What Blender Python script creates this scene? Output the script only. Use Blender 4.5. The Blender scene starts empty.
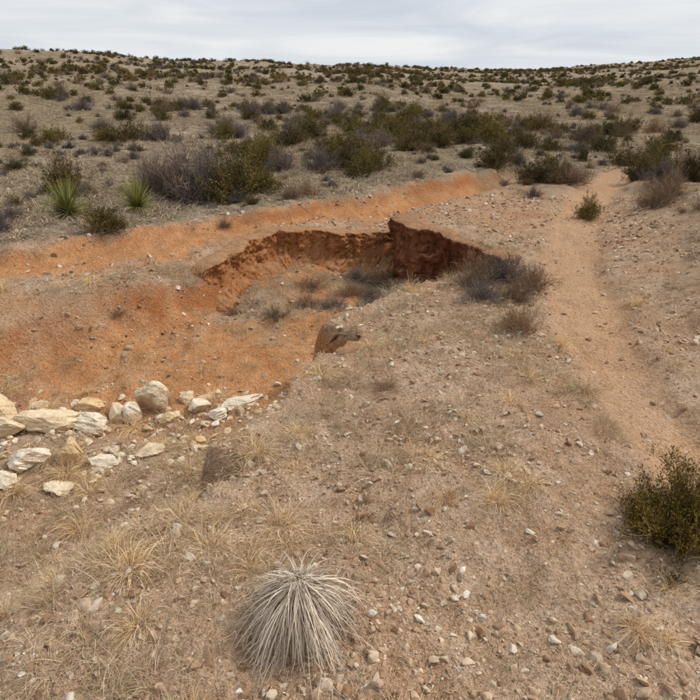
import bpy, math, numpy as np
from mathutils import Vector
R = np.random.default_rng(7)
scene = bpy.context.scene

# ---------------------------------------------------------------- noise
TAB = np.random.default_rng(11).random((8,256,256))
def vn(x,y,s=0):
    xi=np.floor(x).astype(np.int64); yi=np.floor(y).astype(np.int64)
    fx=x-xi; fy=y-yi
    fx=fx*fx*fx*(fx*(fx*6-15)+10); fy=fy*fy*fy*(fy*(fy*6-15)+10)
    T=TAB[s%8]; xi=xi+s*37; yi=yi+s*91
    a=T[xi&255,yi&255]; b=T[(xi+1)&255,yi&255]; c=T[xi&255,(yi+1)&255]; d=T[(xi+1)&255,(yi+1)&255]
    return (a*(1-fx)+b*fx)*(1-fy)+(c*(1-fx)+d*fx)*fy
def fbm(x,y,sc,o=4,s=0,g=0.5):
    r=0;a=1;t=0;ca,sa=math.cos(.6),math.sin(.6)
    x=x*sc;y=y*sc
    for i in range(o):
        r=r+a*(vn(x,y,s+i)-.5); t+=a; a*=g
        x,y=(x*ca-y*sa)*2.03+3.1,(x*sa+y*ca)*2.03+1.7
    return r/t*2
def ss(a,b,x):
    t=np.clip((x-a)/(b-a),0,1); return t*t*(3-2*t)

# ---------------------------------------------------------------- terrain definition (metres)
# gully rim: x, y, bank width (small = cliff)
RIM=[(-1.15,1.5,1.5),(-.95,2.2,1.0),(-.62,2.72,.5),(-.58,2.95,.16),(-.88,3.08,.2),(-.62,3.4,.3),(-.45,3.9,.2),(-.22,4.4,.18),(.1,4.55,.14),(.16,4.95,.14),(-.28,5.12,.16),(.0,5.55,.2),(.4,6.05,.25),(.9,6.55,.35),
     (1.6,6.9,.5),(2.1,7.2,.3),(2.2,7.55,.14),(1.85,8.0,.14),(1.45,8.4,.14),(.95,8.6,.14),(.88,9.1,.14),(1.15,9.8,.2),(1.0,10.3,.4),(.5,9.75,.14),
     (-.3,9.4,.14),(-1.2,9.05,.14),(-1.6,8.4,.16),(-1.75,7.7,.2),(-2.1,7.2,.3),(-2.45,6.9,.6),(-3.0,6.35,.9),(-3.7,5.95,1.1),(-4.6,5.8,1.3),(-7,5.3,1.6),
     (-10,4.6,2.2),(-10,.5,2),(-3.,.3,2),(-1.7,.8,1.8)]
def gully(x,y):
    n=len(RIM); inside=np.zeros(x.shape,bool); dep=np.ones(x.shape); dmin=np.full(x.shape,1e9)
    for i in range(n):
        ax,ay,aw=RIM[i]; bx,by,bw=RIM[(i+1)%n]
        cond=((ay>y)!=(by>y)); 
        xx=(bx-ax)*(y-ay)/((by-ay) if by!=ay else 1e-9)+ax
        inside^=(cond&(x<xx))
        dx,dy=bx-ax,by-ay; t=np.clip(((x-ax)*dx+(y-ay)*dy)/(dx*dx+dy*dy),0,1)
        d=np.hypot(x-ax-t*dx,y-ay-t*dy); w=aw+(bw-aw)*t
        dep=np.minimum(dep,ss(0,1,d/w)); dmin=np.minimum(dmin,d)
    return np.where(inside,dep,0.), np.where(inside,-dmin,dmin)
PATH=np.array([(2.3,0.2),(2.1,2.2),(2.12,3.83),(2.23,4.98),(2.5,6.12),(2.95,7.8),(3.85,10.2),(5.5,13.5),(7.8,17.1),(11,22),(14,30),(15,45)])
def pldist(x,y,P):
    d=np.full(x.shape,1e9)
    for a,b in zip(P[:-1],P[1:]):
        v=b-a; t=np.clip(((x-a[0])*v[0]+(y-a[1])*v[1])/(v@v),0,1)
        d=np.minimum(d,np.hypot(x-a[0]-t*v[0],y-a[1]-t*v[1]))
    return d
def ybank(x):
    return np.interp(x,[-14,-6,-4,-3.6,-2.55,-.81,1.4,4,8,14],[3.2,6.1,6.95,7.2,8.4,9.9,12.2,15.6,20,27])
AZ=[-1.2,-.60,-.50,-.38,-.2,-.1,-.02,.05,.12,.2,.3,.40,.5,.8,1.3]
EL=[.036,.037,.040,.039,.031,.028,.0225,.0255,.020,.019,.022,.0290,.038,.040,.03]
DD=[110,115,120,120,130,140,150,150,170,190,210,220,220,220,220]
def terrain(x,y):
    wa=.12*(1-.75*ss(6.6,7.1,y)*ss(-2.3,-2.0,x)*(1-ss(10,11,y)))
    wx=x+wa*fbm(x,y,1.6,4,1); wy=y+wa*fbm(x,y,1.6,4,4)
    g,gd=gully(wx,wy)
    r=np.hypot(x,y); az=np.arctan2(x,np.maximum(y,.01)); az=np.where(y<0,np.sign(x)*1.3,az)
    D=np.interp(az,AZ,DD); E=np.interp(az,AZ,EL)
    s=np.clip((r-22)/(D-22),0,None); up=np.where(s<1,s**1.3,1-.25*np.clip(s-1,0,2))
    z=(2+E*D)*up
    z=z+fbm(x,y,1/38.,4,2)*1.7*ss(25,110,r)+fbm(x,y,1/9.,3,3)*.22*ss(9,30,r)
    # upper terrace step on the far side of the wash
    yb=ybank(x)+.5*fbm(x,y,.8,4,5)+.1*fbm(x,y,4,2,1); sd=(y-yb)*.75
    fade=1-ss(4.8,6.5,x)
    hb=.22+.12*fbm(x,y*0,.9,3,3)
    dip=1-ss(-1.9,-.1,sd)
    z=z+hb*ss(0,.13+.12*(1+fbm(x,y*0,1.4,2,6)),sd)*fade-.34*dip*ss(-.2,.6,y-7.0-.1*x)*(1-ss(.25,.7,x-.35*np.maximum(y-9.3,0)))
    z=z-.20*np.exp(-((sd+.42)/.38)**2)*ss(-.6,.8,x)*(1-ss(4.2,5.6,x))
    z=z-.08*ss(-2.,-3.2,x)*ss(4.5,5.8,y)*(1-ss(-1.6,-.2,sd))
    z=z+.15*np.exp(-((x-1.35)**2+(y-8.95)**2)/.5)*(1-g)
    # berm to the right of the track
    z=z+.35*ss(3.1,5.0,x-.33*(y-6))*ss(2,5,y)*(1-ss(10,16,y))
    z=z-.10*ss(0,1,np.abs(x-.6)/3)*(1-ss(8,12,y))*(x>.6)*(1-ss(3.,3.6,x))
    pd=pldist(x+.16*fbm(x,y,.7,3,6),y,PATH); pw=.25+.014*y
    path=(1-ss(pw*.6,pw*1.4,pd))*(1-.75*ss(15,23,r))
    z=z-.10*path
    fl=.70-.04*ss(5.5,3.5,y)+.07*fbm(x,y,1.2,4,7)-.28*ss(6.2,7.4,y)*(1-ss(.2,.8,x))
    z=z-g*fl
    # rills and spurs on the orange soil to the left
    ra=ss(.05,.4,g)*(1-.6*ss(.75,1,g))*ss(-.9,-1.9,x)*ss(4.2,5,y)
    z=z+ra*(.11*(np.abs(fbm(x*1.3+y*.7,y*.4-x*.2,2.3,4,5))-.2)+.05*fbm(x*2,y,3,3,1)+.035*np.abs(fbm(x*1.6+y*.8,y*.5,6,3,3)))
    near=1-ss(10,22,r)
    z=z+near*(.07*fbm(x,y,1.1,4,0)+.038*fbm(x,y,5,3,2)+.019*fbm(x,y,17,2,3)*(1-.5*path))
    # masks
    n1=fbm(x,y,.8,4,6); n3=fbm(x,y,2.2,4,2)
    org=np.clip(g*1.5,0,1)*ss(3.6,4.7,y+.5*n1+.15*x)
    org=org*(1-.5*ss(-.2,.45,n3+.3*n1))
    ramp_=ss(-4.6,-2.8,sd+.8*n1)*ss(-1.2,-1.9,x)*ss(4.4,5.2,y)*(.42+.8*n3)*(1-ss(-1.9,-1.2,sd+.3*n3))
    line=ss(-.9,-.2,sd+.4*n1+.25*n3)*(1-ss(.06,.3,sd+.1*n3))
    zone=ss(-3.4,-.6,sd+.8*n1)*(1-ss(.05,.28,sd))*(.30+.55*n3)
    o2=np.maximum(1.0*line+.2*n3*line,zone)*fade*(y>5)*ss(10.5,6.5,np.abs(x+1.))
    org=np.maximum(np.maximum(org,ramp_),o2)
    org=np.maximum(org,(.42+.35*n3)*path*ss(1,3,y)*(1-ss(16,26,r)))
    bare=np.exp(-(((x-2.7)/1.2)**2+((y-10.2)/1.8)**2))
    org=np.clip(np.maximum(org,.35*bare),0,1)
    plain=ss(.0,.5,sd+.3*n1)*fade
    plain=np.maximum(plain,ss(11,17,y+2*n1)*(1-.8*path))
    plain=np.maximum(plain,.55*ss(3.2,4.6,x-.33*(y-6)+.5*n1)*(y>2))
    plain=np.maximum(plain,.65*ss(-.5,.3,n1+.1+.4*n3)*ss(.85,1,g)*ss(6,7,y)*ss(-1.9,-1.4,x))
    plain=np.maximum(plain,.6*(1-ss(-2.2,-.8,sd+.9*n3))*ss(-3.9,-2.5,sd)*ss(-1.3,-1.8,x)*fade*(1-ss(.1,.5,g)))
    plain=np.clip(plain-.5*bare,0,1)
    return z,org,plain,path,g,gd
def Hz(x,y):
    return terrain(np.asarray(x,float),np.asarray(y,float))[0]

# ---------------------------------------------------------------- material helpers
def mat(name):
    m=bpy.data.materials.new(name); m.use_nodes=True; nt=m.node_tree; nt.nodes.clear()
    o=nt.nodes.new('ShaderNodeOutputMaterial'); p=nt.nodes.new('ShaderNodeBsdfDiffuse')
    nt.links.new(p.outputs[0],o.inputs[0]); return m,nt,p
def node(nt,t,**k):
    n=nt.nodes.new(t)
    for a,b in k.items():
        if a.startswith('i_'): n.inputs[a[2:].replace('_',' ')].default_value=b
        else: setattr(n,a,b)
    return n
def noise(nt,vec,scale,detail=4,rough=.6,dist=0):
    n=node(nt,'ShaderNodeTexNoise',i_Scale=scale,i_Detail=detail,i_Roughness=rough,i_Distortion=dist)
    nt.links.new(vec,n.inputs['Vector']); return n.outputs['Fac']
def ramp(nt,fac,stops):
    n=nt.nodes.new('ShaderNodeValToRGB'); e=n.color_ramp.elements
    while len(e)<len(stops): e.new(.5)
    for q,(p,c) in zip(e,stops): q.position=p; q.color=(c,c,c,1) if isinstance(c,(int,float)) else (*c[:3],1)
    nt.links.new(fac,n.inputs[0]); return n.outputs[0]
def mix(nt,f,a,b,bt='MIX'):
    n=node(nt,'ShaderNodeMix',data_type='RGBA',blend_type=bt)
    if isinstance(f,(int,float)): n.inputs[0].default_value=f
    else: nt.links.new(f,n.inputs[0])
    for s,v in ((6,a),(7,b)):
        if isinstance(v,tuple): n.inputs[s].default_value=(*v,1)
        else: nt.links.new(v,n.inputs[s])
    return n.outputs[2]
def mth(nt,op,a,b=None,clamp=False):
    n=node(nt,'ShaderNodeMath',operation=op,use_clamp=clamp)
    for i,v in enumerate((a,b)):
        if v is None: continue
        if isinstance(v,(int,float)): n.inputs[i].default_value=v
        else: nt.links.new(v,n.inputs[i])
    return n.outputs[0]
def bump(nt,p,h,dist,strength=1):
    b=node(nt,'ShaderNodeBump',i_Strength=strength,i_Distance=dist)
    nt.links.new(h,b.inputs['Height']); nt.links.new(b.outputs[0],p.inputs['Normal'])

# ground ---------------------------------------------------------
def ground_mat():
    m,nt,p=mat('desert_ground')
    geo=node(nt,'ShaderNodeNewGeometry'); pos=geo.outputs['Position']
    at=node(nt,'ShaderNodeAttribute',attribute_name='masks'); sp=nt.nodes.new('ShaderNodeSeparateColor'); nt.links.new(at.outputs['Color'],sp.inputs[0])
    org,pl,pa=sp.outputs[0],sp.outputs[1],sp.outputs[2]
    big=noise(nt,pos,.9,3,.65); mid=noise(nt,pos,5,4,.7); fine=noise(nt,pos,45,3,.8)
    tan=ramp(nt,mid,[(.28,(.33,.205,.122)),(.5,(.52,.355,.235)),(.72,(.65,.49,.355))])
    tan=mix(nt,ramp(nt,big,[(.45,0.),(.62,.6)]),tan,(.46,.26,.145))
    oc=ramp(nt,mid,[(.25,(.43,.18,.07)),(.5,(.60,.30,.13)),(.75,(.68,.40,.22))])
    oc=mix(nt,ramp(nt,big,[(.44,0.),(.62,.5)]),oc,(.54,.225,.088))
    gn=noise(nt,pos,2.2,6,.8)
    grass=ramp(nt,gn,[(.32,(.14,.10,.065)),(.48,(.31,.245,.175)),(.64,(.47,.39,.295))])
    grass=mix(nt,ramp(nt,noise(nt,pos,.09,4,.7),[(.40,0.),(.58,.6)]),grass,(.20,.158,.082))
    grass=mix(nt,.8,grass,ramp(nt,noise(nt,pos,.55,6,.8),[(.38,.62),(.5,.95),(.62,1.2)]),'MULTIPLY')
    of=mth(nt,'ADD',org,mth(nt,'MULTIPLY',mth(nt,'SUBTRACT',mid,.5),.9),True); of=mth(nt,'MULTIPLY',of,mth(nt,'MINIMUM',mth(nt,'MULTIPLY',org,6.),1.))
    pf=mth(nt,'ADD',pl,mth(nt,'MULTIPLY',mth(nt,'SUBTRACT',mid,.5),1.1),True)
    c=mix(nt,of,tan,oc); c=mix(nt,mth(nt,'MULTIPLY',pf,mth(nt,'MINIMUM',mth(nt,'MULTIPLY',pl,5.),1.)),c,grass)
    c=mix(nt,mth(nt,'MULTIPLY',pa,.6),c,(.64,.41,.25))
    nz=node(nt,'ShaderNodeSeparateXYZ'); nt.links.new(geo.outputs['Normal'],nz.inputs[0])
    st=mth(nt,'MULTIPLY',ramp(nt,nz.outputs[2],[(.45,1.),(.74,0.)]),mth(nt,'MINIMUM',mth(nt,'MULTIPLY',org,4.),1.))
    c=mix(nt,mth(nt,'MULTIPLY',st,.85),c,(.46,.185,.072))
    c=mix(nt,.9,c,ramp(nt,fine,[(.3,.5),(.5,.98),(.7,1.33)]),'MULTIPLY')
    v=node(nt,'ShaderNodeTexVoronoi',i_Scale=75.); nt.links.new(pos,v.inputs['Vector'])
    sel=node(nt,'ShaderNodeSeparateColor'); nt.links.new(v.outputs['Color'],sel.inputs[0])
    on=mth(nt,'MULTIPLY',mth(nt,'LESS_THAN',v.outputs['Distance'],.36),mth(nt,'GREATER_THAN',sel.outputs[0],.5))
    on=mth(nt,'MULTIPLY',on,mth(nt,'SUBTRACT',1.,mth(nt,'MULTIPLY',org,.6)))
    c=mix(nt,mth(nt,'MULTIPLY',on,.8),c,ramp(nt,sel.outputs[1],[(0,(.24,.14,.09)),(.45,(.44,.30,.20)),(.8,(.56,.44,.33)),(1,(.66,.59,.49))]))
    nt.links.new(c,p.inputs['Color'])
    h=mth(nt,'ADD',mth(nt,'MULTIPLY',mid,2.),mth(nt,'MULTIPLY',fine,.9))
    bump(nt,p,h,.04,1.)
    return m
def bank_mat(name,c0,c1,c2):
    m,nt,p=mat(name)
    pos=node(nt,'ShaderNodeNewGeometry').outputs['Position']
    mp=node(nt,'ShaderNodeMapping'); mp.inputs['Scale'].default_value=(1,1,.5); nt.links.new(pos,mp.inputs[0])
    a=noise(nt,mp.outputs[0],7,5,.7,.6); f=noise(nt,pos,40,3,.7)
    c=ramp(nt,a,[(.3,c0),(.5,c1),(.7,c2)]); c=mix(nt,.8,c,ramp(nt,f,[(.3,.6),(.7,1.25)]),'MULTIPLY')
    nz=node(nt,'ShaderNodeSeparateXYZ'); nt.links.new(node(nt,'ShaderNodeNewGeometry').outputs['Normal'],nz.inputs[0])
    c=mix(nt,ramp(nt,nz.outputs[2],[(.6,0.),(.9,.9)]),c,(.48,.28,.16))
    nt.links.new(c,p.inputs['Color'])
    bump(nt,p,mth(nt,'ADD',a,mth(nt,'MULTIPLY',f,.25)),.12,1.); return m
def rock_mat(name,stops,sc=9,simple=False):
    m,nt,p=mat(name)
    oi=node(nt,'ShaderNodeObjectInfo'); tc=node(nt,'ShaderNodeNewGeometry').outputs['Position']
    c=ramp(nt,oi.outputs['Random'],stops)
    a=noise(nt,tc,sc,1 if simple else 6,.7)
    c=mix(nt,.9,c,ramp(nt,a,[(.3,(.58,.50,.42)),(.5,(.95,.92,.88)),(.7,(1.2,1.18,1.15))]),'MULTIPLY')
    if not simple:
        f=noise(nt,tc,sc*8,3,.7); c=mix(nt,.5,c,ramp(nt,f,[(.3,.65),(.65,1.2)]),'MULTIPLY')
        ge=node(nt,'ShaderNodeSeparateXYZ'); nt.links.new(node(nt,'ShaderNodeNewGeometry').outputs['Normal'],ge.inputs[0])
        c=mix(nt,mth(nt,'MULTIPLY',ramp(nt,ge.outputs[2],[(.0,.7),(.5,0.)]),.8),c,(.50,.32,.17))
        bump(nt,p,mth(nt,'ADD',a,mth(nt,'MULTIPLY',f,.2)),.04,.6)
    nt.links.new(c,p.inputs['Color']); return m
def leaf_mat(name,stops,vary=.35,space=3.):
    m,nt,p=mat(name)
    ge=node(nt,'ShaderNodeNewGeometry'); oi=node(nt,'ShaderNodeObjectInfo')
    c=ramp(nt,ge.outputs['Random Per Island'],stops)
    n=noise(nt,ge.outputs['Position'],space,1,.6)
    c=mix(nt,.8,c,ramp(nt,n,[(.3,1-vary),(.7,1+vary)]),'MULTIPLY')
    c=mix(nt,.8,c,ramp(nt,oi.outputs['Random'],[(0,(.78,.74,.74)),(.5,(1.,1.,1.)),(1,(1.35,1.2,1.))]),'MULTIPLY')
    nt.links.new(c,p.inputs['Color']); return m

M_ground=ground_mat()
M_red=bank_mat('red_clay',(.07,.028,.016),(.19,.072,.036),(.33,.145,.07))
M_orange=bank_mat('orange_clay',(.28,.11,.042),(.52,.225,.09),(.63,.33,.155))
ST=[(0,(.27,.165,.10)),(.3,(.42,.29,.195)),(.65,(.52,.40,.29)),(.9,(.60,.51,.41)),(1,(.70,.65,.58))]
M_stone=rock_mat('gravel_stone',ST,25,True)
M_bould=rock_mat('pale_limestone',[(0,(.70,.50,.27)),(.35,(.74,.62,.45)),(1,(.80,.73,.62))],6)
M_straw=leaf_mat('dry_grass',[(0,(.32,.225,.13)),(.5,(.58,.45,.285)),(1,(.76,.64,.44))],.15)
M_straw2=leaf_mat('plain_grass',[(0,(.20,.15,.10)),(.5,(.38,.31,.225)),(1,(.54,.455,.345))],.2)
M_twig=leaf_mat('grey_twig',[(0,(.085,.068,.06)),(.5,(.185,.152,.136)),(1,(.31,.265,.24))],.25)
M_twigb=leaf_mat('brown_twig',[(0,(.11,.07,.045)),(.5,(.23,.155,.105)),(1,(.37,.275,.20))],.25)
M_green=leaf_mat('olive_leaf',[(0,(.048,.043,.014)),(.5,(.14,.115,.034)),(1,(.28,.23,.072))],.4)
M_dark=leaf_mat('dark_leaf',[(0,(.032,.031,.014)),(.5,(.085,.074,.029)),(1,(.17,.143,.058))],.4)
M_junip=leaf_mat('juniper_leaf',[(0,(.022,.022,.006)),(.45,(.10,.080,.018)),(1,(.27,.20,.05))],.6,11.)
M_yucca=leaf_mat('yucca_blade',[(0,(.09,.105,.035)),(.5,(.22,.235,.075)),(1,(.42,.40,.17))],.2)
M_dead=leaf_mat('dead_yucca_fibre',[(0,(.18,.145,.115)),(.4,(.45,.395,.335)),(1,(.72,.67,.59))],.12)

# ---------------------------------------------------------------- mesh helpers
def mkmesh(name,V,F,mats,mi=None,smooth=False):
    V=np.asarray(V,np.float32).reshape(-1,3); F=np.asarray(F,np.int32)
    me=bpy.data.meshes.new(name); n,k=F.shape
    me.vertices.add(len(V)); me.vertices.foreach_set('co',V.ravel())
    me.loops.add(n*k); me.loops.foreach_set('vertex_index',F.ravel())
    me.polygons.add(n); me.polygons.foreach_set('loop_start',np.arange(0,n*k,k,dtype=np.int32))
    me.polygons.foreach_set('loop_total',np.full(n,k,np.int32))
    for m in mats: me.materials.append(m)
    if mi is not None: me.polygons.foreach_set('material_index',np.asarray(mi,np.int32))
    me.polygons.foreach_set('use_smooth',np.full(n,smooth))
    me.update(calc_edges=True); me.validate(); return me
def obj(name,me,loc=(0,0,0),rz=0,sc=(1,1,1),link=True,rot=None):
    o=bpy.data.objects.new(name,me); o.location=loc; o.rotation_euler=rot or (0,0,rz); o.scale=sc
    if link: scene.collection.objects.link(o)
    return o
def norm(v): return v/np.maximum(np.linalg.norm(v,axis=-1,keepdims=True),1e-9)
def grow(P,D,L,K,droop=0.,wob=.1,rng=R,floor=None):
    D=norm(D); pts=[P]; p=P; st=(L/K)[:,None]
    for i in range(K):
        D=norm(D+rng.normal(0,wob,D.shape)+np.array([0,0,-1.])*droop*(i+1)/K)
        p=p+D*st
        if floor is not None: p=p.copy(); p[:,2]=np.maximum(p[:,2],floor)
        pts.append(p)
    return np.stack(pts,1)
def ribbons(paths,w0,taper=.15,rng=R,flat=False):
    N,K,_=paths.shape; T=norm(np.gradient(paths,axis=1))
    ref=rng.normal(size=(N,1,3)) if not flat else np.tile(np.array([0,0,1.]),(N,1,1))+rng.normal(0,.25,(N,1,3))
    S=norm(np.cross(T,ref)); w=np.asarray(w0).reshape(-1,1)*np.linspace(1,taper,K)[None]
    A=paths-S*w[...,None]/2; B=paths+S*w[...,None]/2
    V=np.stack([A,B],2).reshape(-1,3); b=(np.arange(N)[:,None]*K+np.arange(K-1)[None]).ravel()*2
    return V,np.stack([b,b+1,b+3,b+2],1)
def leaves(C,D,l,w,rng=R):
    D=norm(D); S=norm(np.cross(D,rng.normal(size=D.shape)))
    l=l[:,None]; w=w[:,None]
    V=np.stack([C,C+D*l*.5+S*w/2,C+D*l,C+D*l*.5-S*w/2],1).reshape(-1,3)
    b=np.arange(len(C))*4; return V,np.stack([b,b+1,b+2,b+3],1)
def join(parts):
    V=[];F=[];M=[];o=0
    for v,f,m in parts:
        V.append(v);F.append(f+o);M.append(np.full(len(f),m));o+=len(v)
    return np.concatenate(V),np.concatenate(F),np.concatenate(M)
def shrub(name,seed,Rr,H,n0,n1,n2,nl,ls,mats,tw=.006,up=.35,lw=.4):
    g=np.random.default_rng(seed)
    a=g.uniform(0,2*np.pi,n0); e=np.arcsin(g.uniform(.08,1,n0))
    lob=1+.32*np.sin(a*3+seed)+.2*np.sin(a*5+2*seed)
    D=np.stack([np.cos(a)*np.cos(e)*Rr*lob,np.sin(a)*np.cos(e)*Rr*lob,np.sin(e)*H*(1+.25*np.sin(a*2+seed))],1)
    L=np.linalg.norm(D,axis=1)*g.uniform(.4,.95,n0)
    P=np.stack([g.normal(0,.10*Rr,n0),g.normal(0,.10*Rr,n0),np.full(n0,-.03)],1)
    p0=grow(P,D,L,6,-.05,.13,g); parts=[(*ribbons(p0,g.uniform(1.4,2.6,n0)*tw,.35,g),0)]
    def child(par,n,lf,lo):
        i=g.integers(0,len(par),n); k=g.integers(lo,par.shape[1],n)
        t=norm(par[i,k]-par[i,k-1]); d=t*.8+g.normal(0,.55,(n,3))+np.array([0,0,up])
        q=par[i,k]; return grow(q,d,lf*Rr*g.uniform(.4,1.3,n),3,0,.16,g)
    p1=child(p0,n1,.34,2); parts.append((*ribbons(p1,g.uniform(.7,1.3,n1)*tw,.3,g),0))
    p2=child(p1,n2,.17,1); parts.append((*ribbons(p2,g.uniform(.4,.8,n2)*tw,.3,g),0))
    if nl:
        src=np.concatenate([p2.reshape(-1,3),p1[:,1:].reshape(-1,3)]); dr=norm(np.concatenate([np.repeat(p2[:,-1]-p2[:,0],p2.shape[1],0),np.repeat(p1[:,-1]-p1[:,0],p1.shape[1]-1,0)]))
        i=g.integers(0,len(src),nl); C=src[i]+g.normal(0,.012*Rr*2,(nl,3)); d=dr[i]+g.normal(0,.5,(nl,3))+np.array([0,0,.3])
        v,f=leaves(C,d,ls*g.uniform(.6,1.4,nl),ls*lw*g.uniform(.6,1.3,nl),g); parts.append((v,f,1))
    V,F,M=join(parts); return mkmesh(name,V,F,mats,M)
def tuft(name,seed,n,rad,L,w,m,lean=.6,droop=.35):
    g=np.random.default_rng(seed); a=g.uniform(0,2*np.pi,n); r=rad*np.sqrt(g.random(n))
    P=np.stack([np.cos(a)*r,np.sin(a)*r,np.full(n,-.01)],1)
    D=np.stack([np.cos(a)*lean*g.random(n),np.sin(a)*lean*g.random(n),g.uniform(.25,1,n)],1)+g.normal(0,.25,(n,3))
    D[:,2]=np.abs(D[:,2])
    p=grow(P,D,L*g.uniform(.35,1.1,n),5,droop,.12,g,-.01)
    V,F=ribbons(p,w*g.uniform(.7,1.3,n),.2,g); return mkmesh(name,V,F,[m])
def yucca(name,seed,n,L,w,m,m2):
    g=np.random.default_rng(seed); a=g.uniform(0,2*np.pi,n); e=np.arcsin(g.uniform(-.02,1,n))
    D=np.stack([np.cos(a)*np.cos(e),np.sin(a)*np.cos(e),np.sin(e)],1)
    P=D*.03+np.array([0,0,.08]); p=grow(P,D,L*g.uniform(.75,1.05,n),5,.03,.02,g,0.)
    V,F=ribbons(p,w*g.uniform(.8,1.2,n),.12,g,True)
    k=n//3; a=g.uniform(0,2*np.pi,k); D=np.stack([np.cos(a),np.sin(a),g.uniform(-.4,.1,k)],1)
    p=grow(np.tile([[0,0,.07]],(k,1)),D,L*.8*g.uniform(.6,1,k),5,.25,.06,g,.0); V2,F2=ribbons(p,w*np.ones(k),.2,g,True)
    V,F,M=join([(V,F,0),(V2,F2,1)]); return mkmesh(name,V,F,[m,m2],M)
import bmesh
def rock(name,seed,sub,cuts,asp,m,rough=.05,smooth=False,dl=.45,dh=.85):
    g=np.random.default_rng(seed); bm=bmesh.new(); bmesh.ops.create_icosphere(bm,subdivisions=sub,radius=1)
    bm.verts.ensure_lookup_table(); V=np.array([v.co[:] for v in bm.verts]); F=np.array([[v.index for v in f.verts] for f in bm.faces]); bm.free()
    for _ in range(cuts):
        n=norm(g.normal(size=3)); d=g.uniform(dl,dh); s=V@n; V=V-np.outer(np.maximum(s-d,0),n)*.96
    V=V*(1+rough*(fbm(V[:,0]*2+seed,V[:,1]*2+V[:,2]*1.7,1.2,4,seed%5))[:,None])
    V=V+np.stack([fbm(V[:,0]+9*i+seed,V[:,1]+V[:,2]*1.3,3.5,3,i+1) for i in range(3)],1)*rough*.8
    V=V/np.abs(V).max(0)*np.array(asp)*.5
    return mkmesh(name,V,F,[m],None,smooth)

def scatter(name,X,Y,scl,meshes,sink=0.,tilt=.0,seed=0,real=False):
    g=np.random.default_rng(seed+99); n=len(X)
    col=bpy.data.collections.new(name+'_kinds')
    for i,me in enumerate(meshes):
        o=bpy.data.objects.new(f'{name}_kind_{i:02d}',me); col.objects.link(o)
    Z=Hz(X,Y)-sink*scl
    me=bpy.data.meshes.new(name); me.vertices.add(n); me.vertices.foreach_set('co',np.stack([X,Y,Z],1).astype(np.float32).ravel())
    a=me.attributes.new('rot','FLOAT_VECTOR','POINT'); a.data.foreach_set('vector',np.stack([g.normal(0,tilt,n),g.normal(0,tilt,n),g.uniform(0,6.28,n)],1).astype(np.float32).ravel())
    a=me.attributes.new('scl','FLOAT','POINT'); a.data.foreach_set('value',np.asarray(scl,np.float32))
    a=me.attributes.new('idx','INT','POINT'); a.data.foreach_set('value',g.integers(0,len(meshes),n).astype(np.int32))
    o=obj(name,me); ng=bpy.data.node_groups.new(name,'GeometryNodeTree')
    ng.interface.new_socket('Geometry',in_out='INPUT',socket_type='NodeSocketGeometry'); ng.interface.new_socket('Geometry',in_out='OUTPUT',socket_type='NodeSocketGeometry')
    N=ng.nodes; gi=N.new('NodeGroupInput'); go=N.new('NodeGroupOutput'); ip=N.new('GeometryNodeInstanceOnPoints'); ci=N.new('GeometryNodeCollectionInfo')
    ci.inputs[0].default_value=col; ci.inputs[1].default_value=True; ci.inputs[2].default_value=True
    def na(nm,t):
        q=N.new('GeometryNodeInputNamedAttribute'); q.data_type=t; q.inputs[0].default_value=nm; return q.outputs[0]
    l=ng.links.new; l(gi.outputs[0],ip.inputs['Points']); l(ci.outputs[0],ip.inputs['Instance']); ip.inputs['Pick Instance'].default_value=True
    l(na('idx','INT'),ip.inputs['Instance Index']); l(na('rot','FLOAT_VECTOR'),ip.inputs['Rotation']); l(na('scl','FLOAT'),ip.inputs['Scale'])
    out=ip.outputs[0]
    if real:
        rz=N.new('GeometryNodeRealizeInstances'); l(out,rz.inputs[0]); out=rz.outputs[0]
    l(out,go.inputs[0]); md=o.modifiers.new('scatter','NODES'); md.node_group=ng
    return o
def sector(n,r0,r1,amax,pw,g):
    u=g.random(n); r=(r0**pw+u*(r1**pw-r0**pw))**(1/pw)
    a=g.uniform(-amax,amax,n); return r*np.sin(a),r*np.cos(a)

# ---------------------------------------------------------------- ground sheet
def axis(s0,k,lim):
    v=[0.]
    while v[-1]<lim: v.append(v[-1]+s0+k*v[-1])
    return np.array(v)
ax=axis(.024,.0082,330); xs=np.concatenate([-ax[::-1][:-1],ax])
ys=np.concatenate([-axis(.06,.05,40)[::-1][:-1]+1.,1+axis(.018,.0072,420)])
GX,GY=np.meshgrid(xs,ys); z,org,pl,pa,g_,gd_=terrain(GX,GY)
ny,nx=GX.shape; idx=np.arange(nx*ny).reshape(ny,nx)
F=np.stack([idx[:-1,:-1],idx[:-1,1:],idx[1:,1:],idx[1:,:-1]],-1).reshape(-1,4)
me=mkmesh('ground',np.stack([GX,GY,z],-1).reshape(-1,3),F,[M_ground],None,True)
ca=me.attributes.new('masks','FLOAT_COLOR','POINT'); ca.data.foreach_set('color',np.stack([org,pl,pa,np.ones_like(pa)],-1).astype(np.float32).ravel())
obj('ground',me); print('ground verts',nx*ny)

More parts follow.
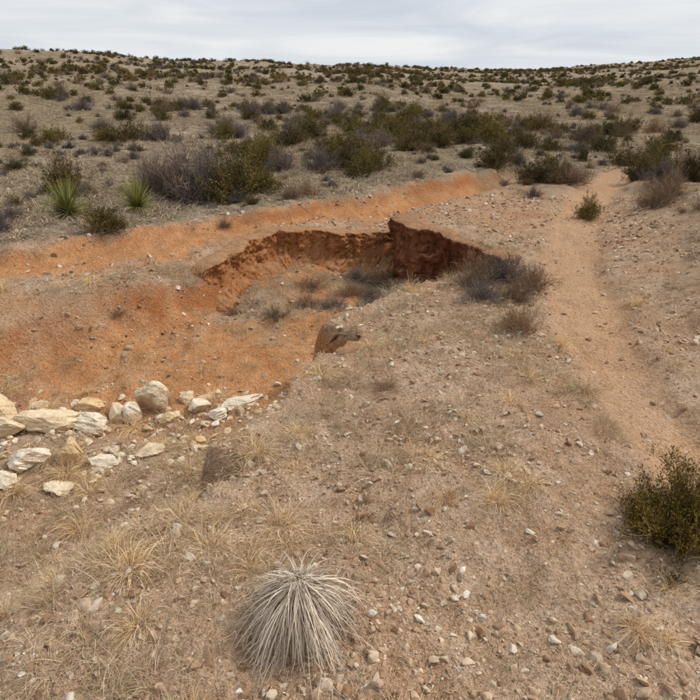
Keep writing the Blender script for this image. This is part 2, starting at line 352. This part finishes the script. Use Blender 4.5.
# ---------------------------------------------------------------- eroded banks
def bank(name,P,m,seed,depth=.75,off=.10,flute=.09,over=.05,back=.35):
    P=np.array(P,float); sg=np.r_[0,np.cumsum(np.hypot(*np.diff(P,axis=0).T))]; n=int(sg[-1]/.012); s=np.linspace(0,sg[-1],n)
    x=np.interp(s,sg,P[:,0]); y=np.interp(s,sg,P[:,1])
    kk=25 if n>60 else 9
    k=np.ones(kk)/kk; sm=lambda a: np.convolve(np.pad(a,kk//2,'edge'),k,'valid'); x=sm(x); y=sm(y)
    tx,ty=np.gradient(x),np.gradient(y); L=np.maximum(np.hypot(tx,ty),1e-6); nxn,nyn=-ty/L,tx/L
    top=Hz(x-nxn*.22,y-nyn*.22); top=np.minimum(top,Hz(x-nxn*.32,y-nyn*.32)+.02); top=sm(top)+.022*fbm(s,s*0,3,3,seed)
    rows=[];taper=ss(0,.2,s)*ss(0,.25,sg[-1]-s); top=top-.10*(1-taper)
    for (b,dzv) in ((-1,-.03),(-.6,-.0),(-.25,.012)):
        rows.append(np.stack([x+nxn*b*back,y+nyn*b*back,top+dzv-.04*(b<-.9)],1))
    M=52
    for j in range(M):
        v=j/(M-1); S2=s+.05*math.sin(v*5); Z=v*depth
        d=off+over*(1-v)**2 -.02*np.sin(np.pi*v)+.18*ss(.55,1,v)
        d=d+flute*(fbm(S2,Z*.6+0*S2,2.6,4,seed)*1.1)+.08*np.abs(fbm(S2,Z*1.2+0*S2,6,3,seed+2))+.03*fbm(S2,Z+0*S2,20,3,seed+3)
        if j==0: d=d-.03
        d=d*taper-.05*(1-taper)
        rows.append(np.stack([x+nxn*d,y+nyn*d,top-Z+.012*fbm(S2,Z+0*S2,14,2,seed+1)],1))
    V=np.stack(rows,0); a,b=V.shape[:2]; ix=np.arange(a*b).reshape(a,b)
    F=np.stack([ix[:-1,:-1],ix[1:,:-1],ix[1:,1:],ix[:-1,1:]],-1).reshape(-1,4)
    return obj(name,mkmesh(name,V.reshape(-1,3),F,[m],None,True))
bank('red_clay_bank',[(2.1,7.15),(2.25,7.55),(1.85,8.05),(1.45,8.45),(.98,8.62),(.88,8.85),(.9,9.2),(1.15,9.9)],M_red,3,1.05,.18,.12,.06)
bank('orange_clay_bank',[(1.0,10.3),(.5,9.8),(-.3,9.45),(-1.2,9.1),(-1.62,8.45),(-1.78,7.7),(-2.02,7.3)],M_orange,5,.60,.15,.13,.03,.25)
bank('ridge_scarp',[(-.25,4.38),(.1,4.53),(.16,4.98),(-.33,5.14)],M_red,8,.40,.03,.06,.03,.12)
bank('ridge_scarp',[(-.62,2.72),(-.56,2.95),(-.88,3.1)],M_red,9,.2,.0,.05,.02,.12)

# ---------------------------------------------------------------- boulders
BL=[(-2.6,4.25,.60,.3,.20,1),(-2.2,4.3,.36,.26,.16,2),(-2.85,4.1,.34,.26,.17,3),(-2.12,3.73,.20,.17,.30,4),(-2.42,3.66,.34,.26,.15,5),
    (-1.90,3.78,.26,.18,.11,6),(-2.04,4.5,.20,.18,.20,7),(-1.76,4.68,.34,.26,.32,8),(-1.92,4.5,.24,.2,.2,9),(-1.36,4.6,.24,.18,.09,10),
    (-.98,4.65,.40,.22,.08,11),(-1.62,3.95,.24,.18,.07,12),(-2.5,3.45,.28,.2,.12,13),(-2.15,3.45,.26,.2,.09,14),(-1.15,4.45,.17,.14,.07,15),(-1.58,4.45,.20,.13,.10,16),(-3.1,4.4,.5,.35,.22,17),(-3.3,3.8,.4,.3,.18,18),
    (-1.35,4.9,.3,.2,.06,19),(-1.5,4.75,.16,.14,.12,20),(-2.35,4.55,.3,.2,.1,21),(-2.75,4.55,.22,.18,.1,22)]
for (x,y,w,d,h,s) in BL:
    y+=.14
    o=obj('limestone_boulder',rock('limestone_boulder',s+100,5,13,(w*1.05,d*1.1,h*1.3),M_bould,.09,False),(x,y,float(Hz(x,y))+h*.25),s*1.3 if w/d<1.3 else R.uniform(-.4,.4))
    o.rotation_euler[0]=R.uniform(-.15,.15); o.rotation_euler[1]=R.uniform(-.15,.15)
kinds=[rock(f'rubble_{i}',40+i,3,9,(1,R.uniform(.6,.9),R.uniform(.4,.7)),M_bould,.08) for i in range(5)]
g=np.random.default_rng(5); n=620; t=g.random(n)**.8; X=-3.2+3.1*t+g.normal(0,.2,n); Y=4.02+.6*t+g.normal(0,.4,n)
scatter('limestone_rubble',X,Y,.018+.10*g.random(n)**2.8,kinds,-.05,.4)

# gravel
kinds=[rock(f'gravel_{i}',60+i,2,12,(1,R.uniform(.55,.9),R.uniform(.3,.65)),M_stone,.10,False,.3,.75) for i in range(9)]
g=np.random.default_rng(6); n=120000; X,Y=sector(n,1.0,13,.80,1.3,g)
_,o_,p_,pa_,gg,_=terrain(X,Y); cl=ss(-.4,.4,fbm(X,Y,1.3,4,2))
w=(1-.62*o_)*(1-.6*p_)*(.3+.7*cl)*(1-.75*pa_); k=g.random(n)<w; X,Y=X[k],Y[k]
sz=.005+.015*g.random(len(X))**1.8+.055*g.random(len(X))**12; sz=sz*(1+.06*Y)
scatter('gravel',X,Y,sz,kinds,-.03,.45); print('gravel',len(X))

# dry grass
near=[tuft(f'grass_kind_{i}',80+i,45+14*i,.035+.01*i,.11+.015*i,.0024,M_straw,1.,.5) for i in range(5)]
g=np.random.default_rng(8); n=6500; X,Y=sector(n,1.0,9.5,.75,1.5,g)
_,o_,p_,pa_,gg,gd=terrain(X,Y); cl=ss(.0,.42,fbm(X,Y,1.5,3,4)+.32*ss(-.2,-1.1,X)*(Y<4.2))
w=(.06+.8*cl)*(1-.9*o_)*(1-pa_); w=np.where((gg>.8)&(Y>5.5),.4*cl+.15,w); k=(g.random(n)<w)&(np.hypot(X+.2,Y-1.7)>.3)
scatter('dry_grass',X[k],Y[k],g.uniform(.35,1.2,k.sum()),near,0,.1,0,True); print('grass',k.sum())
bun=[tuft(f'bunch_kind_{i}',180+i,130+30*i,.03+.006*i,.19+.02*i,.0026,M_straw,1.3,.65) for i in range(4)]
n=520; X,Y=sector(n,1.1,8.,.72,1.3,g); _,o_,p_,pa_,gg,gd=terrain(X,Y); k=(g.random(n)<(.16+.5*ss(.1,-.9,X))*(1-.9*o_)*(1-pa_))&(np.hypot(X+.2,Y-1.7)>.36)
X=np.r_[X[k],-1.05,-.95,-.55,-1.0,-1.25,.42,.5,.98,1.15,-.35,.75]; Y=np.r_[Y[k],2.95,2.75,2.5,2.1,1.9,2.95,2.6,2.7,1.75,2.4,3.4]
scatter('bunchgrass',X,Y,g.uniform(.55,1.1,len(X)),bun,0,.12,0,True)
lit=[tuft(f'litter_kind_{i}',120+i,22,.09,.07,.0016,M_straw,3.,1.2) for i in range(4)]
n=4600; X,Y=sector(n,1.0,6.5,.75,1.4,g); _,o_,p_,pa_,gg,gd=terrain(X,Y); k=g.random(n)<(1-.9*o_)*(1-.9*pa_)*ss(-.3,.5,fbm(X,Y,1.2,3,7))
scatter('straw_litter',X[k],Y[k],g.uniform(.5,1.3,k.sum()),lit,0,.1,0,True)
pk=[tuft(f'plain_kind_{i}',140+i,36,.12,.16,.009,M_straw2,1.,.4) for i in range(4)]
n=32000; X,Y=sector(n,7,75,.70,1.05,g); _,o_,p_,pa_,gg,gd=terrain(X,Y); k=g.random(n)<p_*ss(-.5,.35,fbm(X,Y,.5,3,3))*(1-pa_)*(1-.9*o_)
X,Y=X[k],Y[k]; scatter('plain_grass',X,Y,g.uniform(.5,1.2,len(X))*(1+.01*Y),pk,0,.1,0,True); print('plain',len(X))

# ---------------------------------------------------------------- shrubs
GREY=[shrub(f'grey_shrub_{i}',200+i,.5,.55,70,1100,5200,900,.018,[M_twig,M_dark],.0062) for i in range(3)]
BRN=[shrub(f'brown_shrub_{i}',210+i,.5,.42,50,700,2600,900,.018,[M_twigb,M_green],.0055) for i in range(2)]
GRN=[shrub(f'green_shrub_{i}',220+i,.5,.55,45,500,1500,8000,.032,[M_twigb,M_green],.005) for i in range(3)]
DRK=[shrub(f'dark_shrub_{i}',230+i,.5,.55,45,500,1300,8000,.032,[M_twigb,M_dark],.005) for i in range(3)]
YUC=[yucca(f'sotol_{i}',240+i,420,.42,.014,M_yucca,M_straw) for i in range(2)]
FAR=[shrub('far_grey',250,.5,.5,30,200,700,300,.05,[M_twig,M_dark],.013),shrub('far_grey_b',251,.5,.5,30,200,700,300,.05,[M_twigb,M_green],.013)]+[shrub(f'far_green_{i}',252+i,.5,.5,24,120,300,1300,.075,[M_twigb,[M_green,M_dark][i%2]],.010) for i in range(4)]
S=[(-2.97,10.9,1.8,1.1,'g'),(-3.5,11.2,1.2,.8,'g'),(-2.5,10.75,1.1,.85,'g'),(-2.05,10.6,1.35,.9,'n'),(-2.4,11.3,1.3,1.1,'g'),(-1.6,11.2,.9,.6,'n'),(-4.15,8.9,.85,.6,'y'),(-3.36,9.6,.75,.6,'y'),
 (-3.3,8.1,.68,.46,'n'),(-5.2,11.1,.85,.85,'k'),(-4.8,10.6,.7,.4,'n'),(-4.7,8.0,.45,.28,'g'),(-7.6,14.1,.7,.35,'k'),(-8.7,17,.55,.35,'k'),(-7.5,21.3,1.9,.85,'k'),
 (-6.3,21,1.4,.8,'g'),(-8.3,21.8,1.2,.6,'n'),(-5.,25.4,2.2,.8,'g'),(-2.1,15.1,1.2,.9,'n'),(-1.6,14.6,1.0,.7,'g'),(-.7,13.9,1.05,.65,'g'),(.18,13.5,1.,.5,'n'),(.5,14.4,1.1,.7,'n'),(-.2,14.6,.9,.7,'k'),
 (1.63,18.5,1.05,.7,'k'),(1.0,20,1.,.7,'g'),(.3,21,1.1,.6,'g'),(2.2,17.8,.5,.35,'k'),(3.3,17.6,.7,.4,'k'),(4.5,18.7,1.,.45,'k'),(4.2,13.9,1.3,.65,'k'),(4.9,13.8,1.2,.6,'b'),(4.6,14.2,1.0,.65,'k'),
 (4.05,10.3,.58,.42,'n'),(6.7,18,.5,.5,'k'),(5.2,10.4,.9,.55,'b'),(5.7,11.0,.9,.5,'b'),(7.,12.6,.9,.75,'k'),(6.3,12.4,1.,.55,'g'),(7.8,17.6,1.5,.6,'k'),
 (7.4,15.1,1.1,.65,'n'),(8.6,16,1,.65,'b'),(10.5,21.3,1.4,.7,'k'),(-1.0,10.5,.6,.3,'b'),(-.75,11.0,.7,.3,'b'),(9.,18.5,1.2,.6,'n'),(11.5,19,1.2,.6,'g'),(6.6,14.2,.9,.6,'k'),
 (1.35,6.25,.75,.32,'b'),(1.75,6.5,.7,.36,'g'),(1.7,5.85,.55,.3,'b'),(1.5,5.0,.46,.28,'b'),(1.45,6.6,.6,.30,'b'),(1.95,6.2,.6,.34,'b'),(1.35,5.8,.5,.22,'g'),
 (-.55,7.6,.7,.22,'b'),(-.9,6.9,.55,.16,'b'),(-.2,7.2,.5,.18,'g'),(.5,8.6,.7,.24,'b'),(0,8.1,.6,.2,'b'),(.2,6.9,.4,.2,'g'),(-1.9,9.1,.3,.18,'b'),(.1,8.7,.6,.2,'g'),(-.6,8.3,.6,.2,'b'),(.45,7.6,.5,.2,'b'),(.3,8.0,.5,.18,'g'),
 (.25,3.85,.34,.07,'b'),(-1.5,7.3,.35,.12,'b'),(-2.6,6.3,.3,.08,'b')]
K={'g':(GREY,'grey_desert_shrub',.55),'b':(BRN,'brown_desert_shrub',.42),'n':(GRN,'green_desert_shrub',.55),'k':(DRK,'dark_green_shrub',.55),'y':(YUC,'sotol_plant',.45)}
for i,(x,y,w,h,k) in enumerate(S):
    ms,nm,h0=K[k]; w0=1.05 if k!='y' else .85
    obj(nm,ms[i%len(ms)],(x,y,float(Hz(x,y))-.01),i*2.1,(w/w0,w/w0,h/(h0*1.1)))
jm=shrub('juniper_shrub',301,.33,.42,70,900,4200,42000,.016,[M_twigb,M_junip],.004,.5,.32)
obj('juniper_shrub',jm,(1.60,2.32,float(Hz(1.6,2.32))-.02),.6)
g=np.random.default_rng(21); n=24000; X,Y=sector(n,16,250,.72,1.75,g)
_,o_,p_,pa_,gg,gd=terrain(X,Y); k=g.random(n)<(.12+.88*ss(-.25,.4,fbm(X,Y,1/9.,4,5)))*(1-pa_)
hd=np.ones(n,bool)
for (x,y,w,h,_k) in S: hd&=np.hypot(X-x,Y-y)>w*.8+.5
k&=hd; X,Y=X[k],Y[k]; sc=(.28+1.0*g.random(len(X))**1.8)*1.15; nr=np.hypot(X,Y)<42
scatter('mid_scrub',X[nr],Y[nr],sc[nr],GREY[:2]+GRN+DRK[:2]+BRN[:1],.0,.0)
scatter('distant_scrub',X[~nr],Y[~nr],sc[~nr],FAR,.0,.0); print('scrub',len(X))
n=420; X,Y=sector(n,9.5,24,.72,1.5,g); _,o_,p_,pa_,gg,gd=terrain(X,Y); k=(g.random(n)<p_*.8)&(o_<.3)&(pa_<.2); 
scatter('low_scrub',X[k],Y[k],g.uniform(.15,.45,k.sum()),GREY+BRN+DRK[:1],0,0)

# ---------------------------------------------------------------- dead yucca head in the foreground
g=np.random.default_rng(77); n=1350; a=g.uniform(0,2*np.pi,n); zz=g.uniform(0,1,n)**.8
P=np.stack([.05*np.cos(a)*(1-zz*.5),.05*np.sin(a)*(1-zz*.5),.06+.19*zz],1)+g.normal(0,.008,(n,3))
rr=g.uniform(.10,.28,n)*(1+.15*np.sin(a*2+1)+.10*np.sin(a*5)); D=np.stack([np.cos(a)*rr,np.sin(a)*rr,-P[:,2]*g.uniform(.15,1.0,n)+.05*zz],1)+g.normal(0,.035,(n,3))
p=grow(P,D,np.hypot(rr,P[:,2])*g.uniform(.55,1.1,n),9,.34,.06,g,.004); V,F=ribbons(p,g.uniform(.0022,.006,n),.35,g,True)
n2=160; a=g.uniform(0,2*np.pi,n2); D=np.stack([np.cos(a)*.7,np.sin(a)*.7,np.ones(n2)*g.uniform(.0,.9,n2)],1); p2=grow(np.tile([[0,0,.22]],(n2,1))+g.normal(0,.025,(n2,3)),D,g.uniform(.05,.16,n2),6,.4,.25,g)
V2,F2=ribbons(p2,.0018*np.ones(n2),.4,g)
n3=150; a=g.uniform(0,2*np.pi,n3); D=np.stack([np.cos(a),np.sin(a),.1*np.ones(n3)],1); p3=grow(np.stack([np.cos(a)*.1,np.sin(a)*.1,np.full(n3,.04)],1),D,g.uniform(.12,.34,n3),8,.25,.16,g,.005)
V3,F3=ribbons(p3,.003*np.ones(n3),.4,g)
V,F,Mi=join([(V,F,0),(V2,F2,0),(V3,F3,0)])
obj('dead_yucca',mkmesh('dead_yucca',V,F,[M_dead]),(-.20,1.76,float(Hz(-.2,1.76))-.01))

# ---------------------------------------------------------------- light & sky
SE,SAZ=math.radians(46),math.radians(72)
sd=Vector((math.cos(SE)*math.sin(SAZ),math.cos(SE)*math.cos(SAZ),math.sin(SE)))
L=bpy.data.lights.new('sun','SUN'); L.energy=2.6; L.angle=math.radians(8); L.color=(1,.94,.86)
lo=obj('sun',L); lo.rotation_euler=sd.to_track_quat('Z','Y').to_euler()
w=bpy.data.worlds.new('World'); scene.world=w; w.use_nodes=True; nt=w.node_tree; nt.nodes.clear()
out=node(nt,'ShaderNodeOutputWorld'); bg=node(nt,'ShaderNodeBackground',i_Strength=.1); nt.links.new(bg.outputs[0],out.inputs[0])
sky=node(nt,'ShaderNodeTexSky',sky_type='NISHITA',sun_disc=False,sun_elevation=SE,sun_rotation=SAZ)
tc=node(nt,'ShaderNodeTexCoord'); mp=node(nt,'ShaderNodeMapping'); mp.inputs['Scale'].default_value=(1.5,1.5,13); mp.inputs['Rotation'].default_value=(.05,.06,0); nt.links.new(tc.outputs['Generated'],mp.inputs[0])
cn=noise(nt,mp.outputs[0],1.9,5,.52,.6)
cc=ramp(nt,cn,[(.32,(6.2,6.7,7.4)),(.48,(7.4,7.75,8.2)),(.64,(8.8,8.9,9.0))])
nt.links.new(mix(nt,.95,sky.outputs[0],cc),bg.inputs[0])

# ---------------------------------------------------------------- camera
cam=bpy.data.cameras.new('camera'); cam.lens=30.86; cam.sensor_width=36; cam.clip_end=2000; cam.clip_start=.05
co=obj('camera',cam,(0,0,2.0)); co.rotation_euler=(math.radians(66.2),0,0); scene.camera=co
scene.view_settings.view_transform='Standard'; scene.view_settings.look='None'; scene.view_settings.exposure=0
